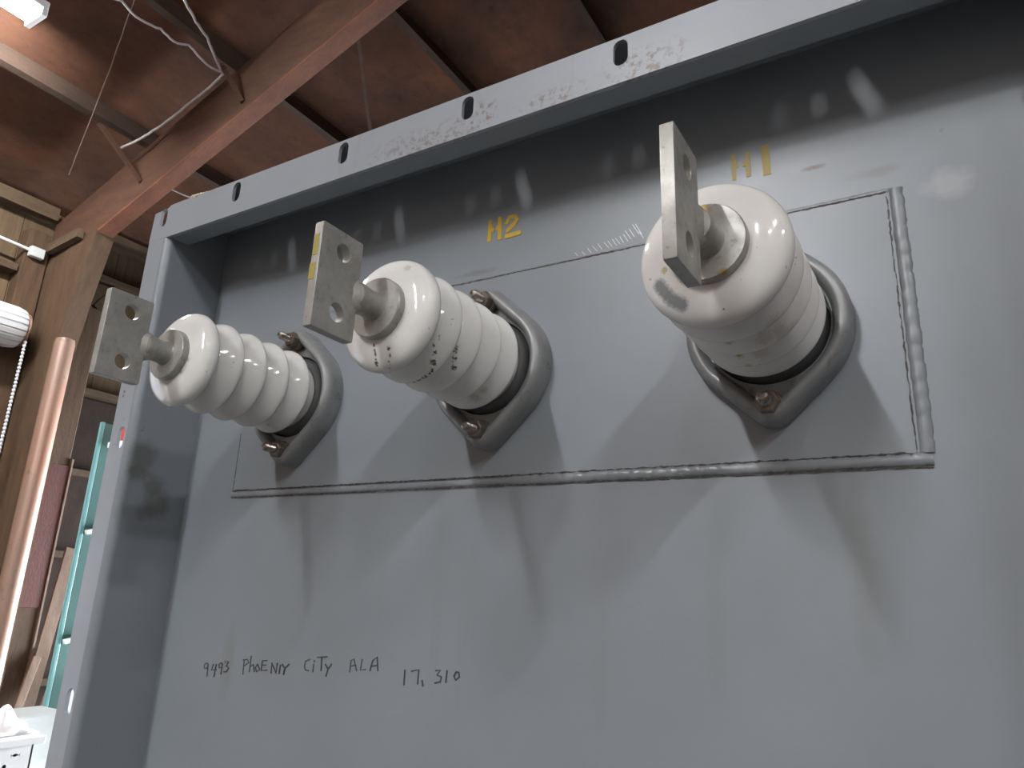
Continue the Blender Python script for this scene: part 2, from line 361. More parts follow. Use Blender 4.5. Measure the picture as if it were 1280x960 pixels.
# rafters: deep timber frames across the building, the near one seen above the cover
def rafter(y, lab):
    b = bmesh.new(); x0, x1 = -4.92, 4.95; zb0 = lambda x: 3.848+SL*(x+4.304)
    q = [(x0, zb0(x0)), (x1, zb0(x1)), (x1, zr(x1)-.152), (x0, zr(x0)-.152)]
    holed(b, q, [], lambda u, v, h: (u, y+h, v), .095)
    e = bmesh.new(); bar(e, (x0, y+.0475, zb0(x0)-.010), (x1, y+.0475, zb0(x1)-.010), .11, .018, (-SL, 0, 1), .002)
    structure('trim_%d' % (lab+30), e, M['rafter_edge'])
    return structure('trim_%d' % lab, b, M['rafter'])
rafter(1.865, 21); rafter(-2.8, 22); rafter(6.6, 23)
# timber columns carrying the rafters
def column(y, n):
    b = bmesh.new()
    holed(b, [(-4.99, 0), (-4.50, 0), (-4.50, 3.0), (-4.43, 3.35), (-4.30, 3.84), (-4.36, 3.86), (-4.99, 3.66)], [], lambda u, v, h: (u, y+h, v), .13)
    o = structure('trim_%d' % n, b, M['column'])
    return o
column(1.855, 31); column(-2.81, 32); column(6.59, 33)
# eave plate, studs and girts on the left wall
b = bmesh.new(); box(b, (WX+.002, Y0, 4.05), (-4.88, 1.853, 4.15)); box(b, (WX+.002, 1.99, 4.05), (-4.88, 6.5, 4.15)); structure('trim_41', b, M['girt'])
n = 42
for (y0, y1, z) in ((2.0, 3.4, 3.77), (2.0, 3.4, 3.36), (2.0, 3.4, 2.86), (2.0, 3.4, 2.25), (2.0, 3.4, 1.66), (2.0, 3.4, .8), (.2, 1.68, 3.60), (.2, 1.68, 2.72)):
    b = bmesh.new(); box(b, (WX+.002, y0, z-.025), (-4.90, y1, z+.025), .004); structure('trim_%d' % n, b, M['girt']); n += 1
for (ya_, yb_, z0_, z1_) in ((1.69, 1.845, 0, 3.92), (3.3, 3.42, 0, 3.9), (.1, .2, 0, 3.9)):
    b = bmesh.new(); box(b, (WX+.003, ya_, z0_), (-4.88, yb_, z1_), .004); structure('trim_%d' % n, b, M['column']); n += 1
b = bmesh.new(); bar(b, (-4.94, 2.28, 3.52), (-4.94, 2.42, 3.74), .06, .04, (1, 0, 0)); structure('trim_%d' % n, b, M['girt']); n += 1
b = bmesh.new(); box(b, (WX+.001, 2.0, 0), (WX+.02, 3.45, 2.82)); structure('trim_%d' % n, b, M['dark_board']); n += 1
# knee block nailed on the side of the column
single('wooden_block', bar(bmesh.new(), (-4.86, 1.83, 3.80), (-4.46, 1.83, 3.84), .045, .07), M['girt'], 'short brown wooden block nailed across the head of the timber column', 'block')
# fly braces from purlins down to the rafter
for i, (p, q) in enumerate((((-3.93, 1.54, 4.38), (-3.89, 1.858, 4.11)), ((-3.05, 1.76, 4.66), (-2.92, 1.858, 4.40)))):
    single('roof_brace', bar(bmesh.new(), p, q, .02, .028), M['rafter'],
           ['short brown roof brace at the lower end of the thick white cable', 'short brown brace at the sharp bend of the white cable on the rafter'][i], 'brace')
single('roof_brace', bar(bmesh.new(), (-2.13, 2.0, 4.70), (-2.60, 2.68, 4.55), .02, .03), M['rafter'], 'long thin brown stick under the roof just right of the rafter', 'brace')

# wooden post with worn red paint behind the pipe
pt_ = empty('wooden_post', (-4.77, 2.09, 0), 'wooden post with worn red paint behind the rusty pipe', 'post')
obj('post_body', box(bmesh.new(), (-4.88, 2.0, 0), (-4.66, 2.19, 3.42), .006), M['column'], pt_)
o = obj('red_paint_band', box(bmesh.new(), (-4.885, 1.995, 1.30), (-4.655, 2.195, 2.25), .003), M['red_paint'], pt_)
obj('nailing_strip', box(bmesh.new(), (-4.675, 2.196, .9), (-4.65, 2.21, 2.3), .002), M['plank'], pt_)

# rusty vertical pipe in front of the column
pp = empty('steel_pipe', (-4.46, 1.90, 0), 'rusty vertical pipe with a bright daylit side at the timber column', 'pipe')
b = bmesh.new(); lathe(b, [(.062, 0), (.062, 3.02), (.056, 3.05), (.03, 3.06)], 32, 'z', True, (-4.435, 1.875, 0)); obj('pipe_body', b, M['pipe'], pp, 40)

# rolled-up door drum
dr = empty('roller_door_drum', (-4.72, .9, 3.0), 'white ribbed roller door drum above the doorway in the left wall', 'roller door')
b = bmesh.new(); nn = 20; cx, cz, R = -4.74, 3.12, .145
prof = []
for kx in range(nn):
    for f, rr in ((.0, .90), (.07, .93), (.16, 1.0), (.84, 1.0), (.93, .93)): 
        t = 2*PI*(kx+f)/nn; prof.append((math.cos(t)*R*rr, math.sin(t)*R*rr))
ys = [(.35, .97), (.36, 1), (1.66, 1), (1.705, .93), (1.72, .8)]
rings = [[b.verts.new((cx+u*s, y, cz+v*s)) for u, v in prof] for y, s in ys]
for a_, c_ in zip(rings, rings[1:]):
    for i in range(len(prof)): b.faces.new((a_[i], a_[(i+1) % len(prof)], c_[(i+1) % len(prof)], c_[i]))
b.faces.new(rings[0]); b.faces.new(rings[-1][::-1])
obj('curtain_roll', b, M['white_metal'], dr, 30)
b = bmesh.new(); lathe(b, [(.115, 1.721), (.12, 1.73), (.115, 1.74), (.05, 1.742), (.045, 1.77), (.02, 1.775)], 32, 'y', True, (cx, 0, cz)); obj('end_plate', b, M['pipe'], dr, 30)
b = bmesh.new(); box(b, (-4.995, 1.742, 3.02), (-4.70, 1.76, 3.2), .003); obj('bracket', b, M['cast'], dr)
# hand chain
ch = empty('hand_chain', (-4.66, 1.80, 0), 'bright white bead chain hanging from the end of the roller drum', 'chain')
b = bmesh.new()
for i in range(95):
    z = 3.02 - i*.026
    bmesh.ops.create_uvsphere(b, u_segments=6, v_segments=5, radius=.0125, matrix=Matrix.Translation((-4.66, 1.735, z)))
    box(b, (-4.663, 1.732, z-.026), (-4.657, 1.738, z))
obj('chain_beads', b, M['track'], ch, 60)
b = bmesh.new(); box(b, (-4.90, 1.44, 0), (-4.84, 1.48, 3.0), .004); single('door_track', b, M['track'], 'white vertical guide track below the roller drum at the frame edge', 'track')
b = bmesh.new(); box(b, (-4.995, 1.27, 0), (-4.95, 1.50, 2.62), .003); single('wall_board', b, M['orange_wood'], 'pale orange wooden board on the wall beside the hanging chain', 'board')

# small junction box and conduit on the wall
jb = empty('junction_box', (-4.93, 1.12, 3.64), 'small white junction box with a thin conduit high on the left wall', 'junction box')
obj('box_body', box(bmesh.new(), (-4.878, 1.705, 3.70), (-4.83, 1.80, 3.775), .006), M['grey_plastic'], jb)
obj('conduit', tube(bmesh.new(), [(-4.86, .2, 3.78), (-4.86, 1.2, 3.765), (-4.86, 1.71, 3.745)], .011, 10), M['white_metal'], jb, 40)

# cables under the roof
def cable(pts, r, m_, lab, wob=.012):
    P = [Vector(p) for p in pts]; out = []
    for i in range(len(P)-1):
        for k in range(8):
            t = k/8; q = P[i].lerp(P[i+1], t)
            q.z -= wob*math.sin(PI*t)+random.uniform(-.003, .003); q.x += random.uniform(-.004, .004); out.append(q)
    out.append(P[-1]); b = bmesh.new(); tube(b, out, r, 8); return single('cable', b, m_, lab, 'cable', None, 50)
cable([(-2.72, 1.0, 4.72), (-2.851, 1.343, 4.704), (-2.943, 1.568, 4.672), (-3.077, 1.80, 4.625), (-3.384, 1.80, 4.519), (-3.718, 1.78, 4.402), (-3.965, 1.725, 4.317)], .0085, M['cable'], 'thick white cable that bends sharply over the near rafter')
cable([(-3.10, .9, 4.62), (-3.087, 1.122, 4.622), (-3.081, 1.363, 4.624), (-3.057, 1.531, 4.633), (-3.065, 1.8, 4.62)], .007, M['cable'], 'thinner white cable sagging under the roof towards the bend of the thick one', .03)
cable([(-3.0, 1.15, 4.66), (-3.55, 1.35, 4.45), (-4.35, 1.62, 4.16)], .003, M['thin_cable'], 'faint thin brown wire stretched under the roof left of the rafter', .0)
cable([(-3.95, 2.05, 4.2), (-3.9, 2.5, 4.22), (-3.9, 3.4, 4.22)], .006, M['cable'], 'short pale cable behind the rafter above the corner of the cover', .0)

# fluorescent fittings: the one seen at the upper left first, the others light the cover
def fitting(x, y, z, ln, lab):
    t = empty('fluorescent_light', (x, y, z), lab, 'ceiling light', 'fluorescent fittings under the roof')
    box_ = box(bmesh.new(), (x-.09, y-ln/2, z+.035), (x+.09, y+ln/2, z+.085), .006); obj('housing', box_, M['white_metal'], t)
    for s in (-1, 1):
        b = bmesh.new(); lathe(b, [(.01, -ln/2+.03), (.019, -ln/2+.035), (.019, ln/2-.035), (.01, ln/2-.03)], 12, 'y', True, (x+s*.045, y, z+.012)); obj('tube', b, M['tube'], t, 40)
    for s in (-1, 1):
        b = bmesh.new(); box(b, (x-.09, y+s*(ln/2-.03), z-.012), (x+.09, y+s*ln/2, z+.036), .004); obj('socket', b, M['white_metal'], t)
    for s in (-1, 1):
        b = bmesh.new(); tube(b, [(x, y+s*ln*.35, z+.085), (x, y+s*ln*.35, zr(x)+.01)], .004, 6); obj('hanger', b, M['cast'], t)
fitting(-3.40, .255, 4.42, 1.25, 'bright glowing fluorescent fitting at the upper left of the roof')
for k_, lab_ in enumerate(('first', 'second', 'third', 'fourth')):
    fitting(-.79, -4.75-1.35*k_, 5.20, 1.15, 'fluorescent fitting in the row in front of the tank, %s from the tank' % lab_)
fitting(4.28, -3.95, 5.65, 1.2, 'fluorescent fitting to the right in front of the tank, nearer one')
fitting(4.28, -6.6, 5.70, 1.2, 'fluorescent fitting to the right in front of the tank, farther one')
fitting(1.9, -7.4, 5.95, 1.2, 'added unseen fluorescent fitting between the two rows, far in front of the tank')  # extra unseen fitting, added as ambient light to soften the bushing shadows
fitting(8.0, -4.0, 6.3, 1.2, 'added unseen fluorescent fitting on the far side of the ridge')  # also added out of view, for more spread fill light
# ---------------------------------------------------------------- the steel cover
XE, XR, D = -.3602, 1.3850, .1651            # inner side walls and depth of the flange face
FO, FZ, FI = -.4379, .4980, .4076
ZL = -2.55                                   # bottom of the cover
T = .0075
tk = empty('transformer_tank', (XE*K + (XR-XE)*K/2, .28, 0), 'grey painted steel transformer tank front with three white bushings', 'transformer')
b = bmesh.new(); box(b, V(XE-.01, 0, ZL), V(XR+.01, .012, FZ)); obj('front_panel', b, M['paint'], tk)
b = bmesh.new(); box(b, V(XE-.01, .0125, ZL), V(XR+.01, 1.15, FZ-.03)); obj('tank_body', b, M['paint'], tk)
b = bmesh.new(); box(b, V(XE-.05, -.05, -3.45), V(XR+.05, 1.2, ZL-.001), .006); obj('base', b, M['paint'], tk)
# side walls with a rolled bend into the outward flange
def side(sgn, x0, xo):
    R = .018; pr = [(x0, 0.0), (x0, -D+R)]
    for i in range(1, 9):
        t = PI/2*i/8; pr.append((x0 - sgn*0 + (-R*(1-math.cos(t)))*sgn, -D+R-R*math.sin(t)))
    fx = x0 - sgn*R
    b = bmesh.new(); zs = (ZL, FZ-T)
    def off(i):
        a = Vector(pr[max(i-1, 0)]); c_ = Vector(pr[min(i+1, len(pr)-1)]); d = (c_-a).normalized(); return Vector((d.y, -d.x))*T*(1 if sgn > 0 else -1)
    A = [[b.verts.new(V(x, y, z)) for x, y in pr] for z in zs]
    B = [[b.verts.new(V(p[0]-off(i)[0]*-1, p[1]-off(i)[1]*-1, z)) for i, p in enumerate(pr)] for z in zs]
    n = len(pr)
    for i in range(n-1):
        b.faces.new((A[0][i], A[0][i+1], A[1][i+1], A[1][i])); b.faces.new((B[0][i], B[1][i], B[1][i+1], B[0][i+1]))
        for j in (0, 1): b.faces.new((A[j][i], B[j][i], B[j][i+1], A[j][i+1]))
    return b, fx
b, fx = side(1, XE, FO); o = obj('side_wall', b, M['paint'], tk, 40)
b2, fx2 = side(-1, XR, 0); o = obj('side_wall', b2, M['paint'], tk, 40)
# outward side flanges with slots
zt = .488; zs0 = .4694; sp = .5570
holes = [slot(-.397, zs0-sp*i-.004, .024, .052) for i in range(1, 6)]
b = bmesh.new(); holed(b, [(FO, ZL), (fx+.0005, ZL), (fx+.0005, FI), (FO+.002, FI)], holes, lambda u, v, h: V(u, -D+h, v), T); obj('side_flange', b, M['flange_paint'], tk)
b = bmesh.new(); holed(b, [(XR+.03, ZL), (1.4630, ZL), (1.4630, FI), (XR+.03, FI)], [slot(1.424, zs0-sp*i, .024, .052) for i in range(1, 6)], lambda u, v, h: V(u, -D+h, v), T); obj('side_flange', b, M['flange_paint'], tk)
# top flange, turned down, with slots; corner piece included
tops = [-.3943, -.124, .208, .5199, .8248, 1.13]
ol = [(FO, FI+.0005), (1.4630, FI+.0005), (1.4630, FZ-.01), (1.40, FZ), (-.345, FZ), (-.372, FZ-.001), (-.383, FZ-.007), (FO+.004, zt)]
b = bmesh.new(); holed(b, ol, [slot(x, zs0-.0025, .026, .050) for x in tops], lambda u, v, h: V(u, -D+h, v), T); obj('top_flange', b, M['flange_paint'], tk)
# top wall and the lip folded back under the flange
b = bmesh.new(); box(b, V(XE-.008, -D+T, FZ-T), V(XR+.008, .0, FZ)); obj('top_wall', b, M['paint'], tk)
b = bmesh.new(); box(b, V(XE+.001, -D+T, FI+.0005), V(XR-.001, -D+.054, FI+.0065), .0008); obj('folded_lip', b, M['paint'], tk)
# inset plate carrying the bushings, weld beads round it
WL, WR, WB, WT = -.191, 1.184, -.1985, .1954
b = bmesh.new(); box(b, V(WL, -.0022, WB), V(WR, .001, WT)); obj('bushing_plate', b, M['paint'], tk)
def bead(p, q, r, m_, name, step=.004, lump=.25, flat=.6):
    p, q = Vector(p), Vector(q); L_ = (q-p).length; n = int(L_/step); d = (q-p).normalized(); s = Vector((-d.z, 0, d.x))
    b = bmesh.new(); rings = []; ph = 0; big = 0
    for i in range(n+1):
        ph += .55+random.uniform(-.12, .12)
        if random.random() < .03: big = random.uniform(.2, .7)
        big *= .85
        rr = r*(1+lump*.6*(abs(math.sin(ph))-.5)+random.uniform(-.1, .1)*lump+big*lump)
        c_ = p+d*L_*i/n+s*random.uniform(-1, 1)*r*.10
        ring = []
        for k in range(9):
            t = PI*k/8; ring.append(b.verts.new(V(*(c_+s*rr*math.cos(t)+Vector((0, -rr*flat*math.sin(t)+.0006, 0))))))
        rings.append(ring)
    for a_, c_ in zip(rings, rings[1:]):
        for k in range(8): b.faces.new((a_[k], a_[k+1], c_[k+1], c_[k]))
        b.faces.new((a_[0], c_[0], c_[8], a_[8]))
    b.faces.new(rings[0]); b.faces.new(rings[-1])
    return obj(name, b, m_, tk, 50)
bead((WL-.004, -.001, WB-.0085), (.55, -.001, WB-.0085), .0062, M['weld'], 'weld_bead', .003, .25, .5)
bead((.55, -.001, WB-.0085), (WR+.014, -.001, WB-.0085), .0085, M['weld'], 'weld_bead', .0035, .3, .6)
bead((WR+.009, -.001, WB), (WR+.009, -.001, WT+.004), .0092, M['weld'], 'weld_bead', .0045, .22, .55)
bead((.0, -.0005, WT+.004), (WR+.006, -.0005, WT+.004), .0036, M['weld'], 'weld_bead', .004, .6, .35)
def seam(pts, wd, name='seam_line'):
    b = bmesh.new(); P = []
    for (x0, z0), (x1, z1) in zip(pts, pts[1:]):
        n = max(2, int(math.hypot(x1-x0, z1-z0)/.006))
        P += [(x0+(x1-x0)*i/n+random.uniform(-1, 1)*.0008, z0+(z1-z0)*i/n+random.uniform(-1, 1)*.0008) for i in range(n)]
    for i in range(len(P)-1):
        w_ = wd*random.uniform(.3, 1.3)
        strokes(b, [[P[i], P[i+1]]], w_, -.0022, .0006)
    return obj(name, b, M['groove'], tk)
seam([(WL, WB+.0005), (WR, WB+.0005)], .0026); seam([(WL-.003, WB-.0155), (WR+.018, WB-.0185)], .0020)
seam([(WR-.004, WB), (WR-.004, WT)], .0022); seam([(.22, WT+.001), (WR, WT+.001)], .0026); seam([(WL, WB), (WL, -.06)], .0016)
# writing on the panel
def mark(name, lines, wd, m_, lab):
    b = bmesh.new(); strokes(b, lines, wd, -.0001, .0007); o = obj(name, b, m_, tk); o['label'] = lab; return o
NOTE= [[(-0.1951, -0.5668), (-0.2018, -0.5693), (-0.2015, -0.5773), (-0.1932, -0.5776), (-0.1903, -0.5694), (-0.1951, -0.5668)], [(-0.1904, -0.569), (-0.1887, -0.5927)], [(-0.1736, -0.5677), (-0.1773, -0.5794), (-0.1617, -0.5771)], [(-0.1641, -0.5669), (-0.1663, -0.5918)], [(-0.1489, -0.5633), (-0.1562, -0.5663), (-0.153, -0.5735), (-0.1454, -0.5719), (-0.1456, -0.5641), (-0.1505, -0.5634)], [(-0.1452, -0.5655), (-0.1455, -0.5851)], [(-0.1378, -0.56), (-0.1261, -0.5592), (-0.132, -0.5679), (-0.1234, -0.5712), (-0.1295, -0.5789), (-0.1372, -0.5796)], [(-0.0799, -0.5509), (-0.0783, -0.5796)], [(-0.0826, -0.5525), (-0.0702, -0.5501), (-0.0652, -0.556), (-0.0787, -0.5638)], [(-0.0603, -0.5432), (-0.06, -0.5733)], [(-0.059, -0.5637), (-0.0511, -0.5583), (-0.0453, -0.5721)], [(-0.0387, -0.5574), (-0.044, -0.564), (-0.038, -0.5715), (-0.0302, -0.5662), (-0.0387, -0.5574)], [(-0.0132, -0.5483), (-0.0255, -0.5492), (-0.0254, -0.5682), (-0.0098, -0.566)], [(-0.026, -0.5578), (-0.0144, -0.5569)], [(0.0041, -0.5704), (0.0027, -0.5518), (0.0183, -0.5693), (0.0183, -0.5507)], [(0.0281, -0.5536), (0.0268, -0.5695)], [(0.0328, -0.5519), (0.0411, -0.5587)], [(0.0515, -0.5505), (0.0411, -0.5587), (0.0396, -0.5698)], [(0.1062, -0.5372), (0.0953, -0.5412), (0.0937, -0.5518), (0.098, -0.5573), (0.1062, -0.5576)], [(0.1176, -0.5454), (0.1178, -0.5589)], [(0.1178, -0.5386), (0.1188, -0.5408)], [(0.126, -0.5316), (0.1507, -0.529)], [(0.1372, -0.5313), (0.139, -0.5549)], [(0.1489, -0.543), (0.1566, -0.5508)], [(0.1643, -0.5418), (0.1566, -0.5508), (0.1533, -0.5635)], [(0.212, -0.5512), (0.2124, -0.5315), (0.2194, -0.5279), (0.2282, -0.5477)], [(0.2125, -0.5412), (0.2258, -0.5384)], [(0.2397, -0.5273), (0.2379, -0.5461), (0.2498, -0.5438)], [(0.2608, -0.5451), (0.2652, -0.5276), (0.2752, -0.5204), (0.2797, -0.5436)], [(0.2622, -0.5373), (0.2786, -0.5343)]]
NUM= [[(0.3417, -0.5377), (0.342, -0.5621)], [(0.357, -0.5381), (0.3727, -0.5344), (0.3722, -0.5577)], [(0.3815, -0.5516), (0.384, -0.5603)], [(0.4097, -0.533), (0.4192, -0.5315), (0.413, -0.54), (0.4223, -0.5421), (0.4208, -0.5502), (0.4093, -0.5532)], [(0.4336, -0.5311), (0.4324, -0.55)], [(0.453, -0.5315), (0.4488, -0.5386), (0.4529, -0.5446), (0.4602, -0.5388), (0.4582, -0.5319), (0.453, -0.5315)]]
H2= [[(0.4742, 0.3242), (0.4738, 0.2812)], [(0.4731, 0.3055), (0.4819, 0.3021)], [(0.497, 0.3252), (0.4986, 0.2794)], [(0.4917, 0.3044), (0.4974, 0.303)], [(0.5139, 0.3103), (0.5203, 0.3221), (0.5329, 0.3202), (0.5374, 0.3125), (0.5322, 0.3045), (0.5162, 0.2925)], [(0.514, 0.2805), (0.5448, 0.2817)]]
H1= [[(0.9604, 0.3278), (0.9606, 0.2813)], [(0.96, 0.3063), (0.967, 0.3062)], [(0.984, 0.3259), (0.9841, 0.2819)], [(0.9773, 0.3051), (0.9841, 0.3044)]]
H1B= [[(1.0124, 0.3277), (1.0135, 0.2785)]]
TICKS= [[(0.6802, 0.2098), (0.6865, 0.2028)], [(0.6911, 0.2149), (0.6986, 0.2045)], [(0.7011, 0.217), (0.7107, 0.2048)], [(0.7123, 0.2188), (0.72, 0.2062)], [(0.7242, 0.2191), (0.734, 0.2056)], [(0.7319, 0.22), (0.7403, 0.2068)], [(0.7403, 0.2215), (0.7487, 0.2075)], [(0.7466, 0.2217), (0.7553, 0.209)], [(0.755, 0.2232), (0.762, 0.2096)], [(0.762, 0.2259), (0.7702, 0.2111)], [(0.7654, 0.2324), (0.7759, 0.214)], [(0.7736, 0.2334), (0.7825, 0.2167)], [(0.7798, 0.2405), (0.7914, 0.2197)], [(0.7851, 0.2405), (0.797, 0.2176)], [(0.7919, 0.2239), (0.7997, 0.2093)], [(0.667, 0.2101), (0.6715, 0.2039)]]
mark('stencil_marking', H2, .0092, M['yellow'], 'yellow stencilled H2')
mark('stencil_marking', H1, .0070, M['faded_yellow'], 'faded yellow stencilled H')
mark('stencil_marking', H1B, .0125, M['faded_yellow'], 'faded yellow stencilled 1')
for i0, i1, wd_ in ((0, 7, '9493'), (7, 18, 'PHOENIX'), (18, 25, 'CITY'), (25, 30, 'ALA')):
    mark('handwritten_word', NOTE[i0:i1], .0024, M['marker'], 'handwritten '+wd_)
mark('handwritten_word', NUM[:3], .0030, M['marker'], 'handwritten 17,')
mark('handwritten_word', NUM[3:], .0030, M['marker'], 'handwritten 310')
mark('grinding_scratches', TICKS, .0010, M['scratch'], 'short bright scratches above the plate edge')
# dried foam crumbs on the top edge
b = bmesh.new()
for i, (x, r) in enumerate(((-.288, .0085), (-.272, .007), (-.262, .006), (-.25, .0045), (-.24, .004))):
    bmesh.ops.create_icosphere(b, subdivisions=2, radius=r*K, matrix=Matrix.Translation(V(x, -D+.004, FZ+.0005)) @ Matrix.Diagonal((1.5, 1, .8, 1)))
for v in b.verts: v.co += Vector((random.uniform(-1, 1), random.uniform(-1, 1), random.uniform(-1, 1)))*.0006
single('dried_foam', b, M['foam'], 'cream crumbs of dried foam on the top edge near the left corner of the tank', 'foam')

# ---------------------------------------------------------------- bushings
def hull_r(t, R=.121, zc=.124, re=.030):
    """radius of the clamp outline (circle with two ears) in direction t"""
    best = 0
    for s in (1, -1):
        # support of the convex hull by ray casting against circle, ear and tangents
        al = math.acos((R-re)/zc)
        d = Vector((math.cos(t), math.sin(t)))
        if d.y*s < 0: continue
        c = Vector((0, s*zc)); bq = d.dot(c); disc = bq*bq-(c.length_squared-re*re)
        if disc > 0: best = max(best, bq+math.sqrt(disc))
        for q in (1, -1):
            nrm = Vector((q*math.sin(al), s*math.cos(al)))
            p1 = nrm*R; p2 = c+nrm*re; den = d.dot(nrm)
            if den > 1e-6:
                rr = R/den; pt = d*rr; u = (pt-p1).dot((p2-p1))/(p2-p1).length_squared
                if -.0001 <= u <= 1.0001: best = max(best, rr)
    return max(best, R)
def clamp_mesh():
    b = bmesh.new(); n = 144
    Y = [(0, .0), (0, .030), (.003, .039), (.008, .0455), (.0135, .0472), (.018, .0462), (.022, .0425), (.0248, .036), (.0262, .0300)]
    rings = []
    base = [hull_r(2*PI*k/n) for k in range(n)]
    pts = [Vector((base[k]*math.cos(2*PI*k/n), base[k]*math.sin(2*PI*k/n))) for k in range(n)]
    nr = []
    for k in range(n):
        d = (pts[(k+1) % n]-pts[k-1]).normalized(); nr.append(Vector((d.y, -d.x)))
    def ring(f, y): rings.append([b.verts.new((p.x*K, -y*K, p.y*K)) for p in f])
    for o_, y in Y: ring([pts[k]-nr[k]*o_ for k in range(n)], y)
    inner = [pts[k]-nr[k]*.0265 for k in range(n)]
    for f, y in ((0, .029), (.5, .028)):
        ring([inner[k].lerp(pts[k].normalized()*.094, f) for k in range(n)], y)
    ring([p.normalized()*.0915 for p in pts], .0275); ring([p.normalized()*.090 for p in pts], .020); ring([p.normalized()*.089 for p in pts], 0)
    for a_, c_ in zip(rings, rings[1:]):
        for k in range(n): b.faces.new((a_[k], a_[(k+1) % n], c_[(k+1) % n], c_[k]))
    for k in range(n): b.faces.new((rings[-1][k], rings[-1][(k+1) % n], rings[0][(k+1) % n], rings[0][k]))
    return b
def porcelain_prof():
    P = [(.072, 0), (.072, .044)]
    for y in (.070, .127, .184, .240):
        P += [(.0695, y-.0150), (.0740, y-.0115), (.0840, y-.0070), (.0895, y-.0035), (.0915, y+.0005), (.0903, y+.0060), (.0870, y+.0130), (.0826, y+.0205), (.0770, y+.0285), (.0715, y+.0350), (.0690, y+.0385)]
    y = .297
    P += [(.0695, y-.015), (.0745, y-.0115), (.0850, y-.0075), (.0905, y-.0035), (.0920, y+.001), (.0915, y+.005), (.0895, y+.010), (.085, y+.0158), (.078, y+.0205), (.069, y+.0245), (.060, y+.0270), (.052, y+.0285), (.048, y+.029), (.046, y+.029)]
    return P
def smooth_prof(P, it=2):
    for _ in range(it):
        Q = [P[0]]
        for a_, c_ in zip(P, P[1:]): Q += [(a_[0]*.75+c_[0]*.25, a_[1]*.75+c_[1]*.25), (a_[0]*.25+c_[0]*.75, a_[1]*.25+c_[1]*.75)]
        Q.append(P[-1]); P = Q
    return P
def make_bushing(x0, z0, tx, tz, mp, mt, label, yellow_edge):
    t = empty('porcelain_bushing', V(x0, -.0022, z0), label, 'bushing', 'bushings on the tank front')
    t.rotation_euler = (-tz, 0, tx)
    def loc(name, b, m_, par=t, sm=40): return obj(name, b, m_, par, sm, False)
    sc = lambda P: [(r*K, -y*K) for r, y in P]
    loc('clamp_flange', clamp_mesh(), M['cast'], t, 50)
    b = bmesh.new(); lathe(b, sc([(.0885, .0005), (.0885, .022), (.080, .034), (.0745, .038), (.0735, .038), (.0735, .0005)]), 64, 'y', False); 
    loc('gasket', b, M['gasket'])
    b = bmesh.new(); lathe(b, sc(smooth_prof(porcelain_prof())), 128, 'y'); po = loc('porcelain_body', b, mp, t, 80)
    b = bmesh.new(); lathe(b, sc([(.0500, .3175), (.0505, .320), (.0500, .3235), (.0480, .326), (.0480, .338), (.0465, .340), (.030, .3405), (.024, .3415), (.0225, .345), (.0212, .352), (.0212, .370), (.0225, .377), (.0200, .384), (.010, .387)]), 64, 'y')
    cp = loc('metal_cap', b, mt, t, 35)
    # flat weld fillet between stem and lug
    b = bmesh.new(); r8 = []
    for yy, rx, rz in ((.364, .0213, .0213), (.373, .0205, .0240), (.382, .0165, .0275), (.389, .0115, .0270), (.394, .0085, .021)):
        r8.append([b.verts.new((rx*K*math.cos(2*PI*k/24), -yy*K, rz*K*math.sin(2*PI*k/24))) for k in range(24)])
    for a_, c_ in zip(r8, r8[1:]):
        for k in range(24): b.faces.new((a_[k], a_[(k+1) % 24], c_[(k+1) % 24], c_[k]))
    b.faces.new(r8[0]); b.faces.new(r8[-1]); loc('weld_collar', b, mt)
    # terminal lug: two-hole spade in the vertical plane of the axis
    b = bmesh.new(); th = .0150
    def rect(u0, v0, u1, v1, r=.003):
        o_ = []
        for cx_, cy_, a0 in ((u1-r, v1-r, 0), (u0+r, v1-r, 90), (u0+r, v0+r, 180), (u1-r, v0+r, 270)):
            o_ += [(cx_+r*math.cos(math.radians(a0+a_)), cy_+r*math.sin(math.radians(a0+a_))) for a_ in (0, 45, 90)]
        return o_
    holed(b, rect(.3835, -.0740, .4640, .0815), [circ(.4200, .0505, .0138, 28), circ(.4200, -.0405, .0138, 28)], lambda u, v, h: Vector(((-th/2+h)*K, -u*K, v*K)), th)
    lug = loc('terminal_lug', b, mt, t, 30)
    bv = lug.modifiers.new('edge', 'BEVEL'); bv.width = .0006; bv.segments = 2; bv.limit_method = 'ANGLE'; bv.angle_limit = math.radians(50)
    if yellow_edge:
        b = bmesh.new()
        for z0_, z1_, x_ in ((.030, .062, .002), (-.006, .018, -.004)): box(b, ((-th/2-.0006)*K if z0_ < 0 else -th/2*K*.7, -.4646*K, z0_*K), (th/2*.4*K, -.4636*K, z1_*K))
        o = loc('paint_mark', b, M['yellow_edge'], lug); o['label'] = 'yellow paint on the outer edge of the lug'
    # studs with nuts and washers
    for s in (1, -1):
        zc = s*.124
        b = bmesh.new(); c_ = (0, 0, zc*K)
        n = 40; prof = [(.0067, .026)]
        y = .034
        while y < .085: prof += [(.0086, y), (.0077, y+.0012)]; y += .0024
        prof += [(.0082, .0865), (.0068, .0885), (.003, .089)]
        lathe(b, sc(prof), 16, 'y', True, c_); st = loc('stud', b, M['steel'], t, 60)
        b = bmesh.new(); lathe(b, sc([(.009, .034), (.0202, .034), (.0205, .0415), (.019, .0435), (.009, .0435)]), 32, 'y', True, c_); loc('washer', b, M['bronze'], st, 40)
        b = bmesh.new(); lathe(b, sc([(.0155, .0436), (.0175, .045), (.0175, .059), (.0155, .061), (.0086, .061)]), 6, 'y', True, c_); loc('nut', b, M['bronze'], st, 20)
    return t
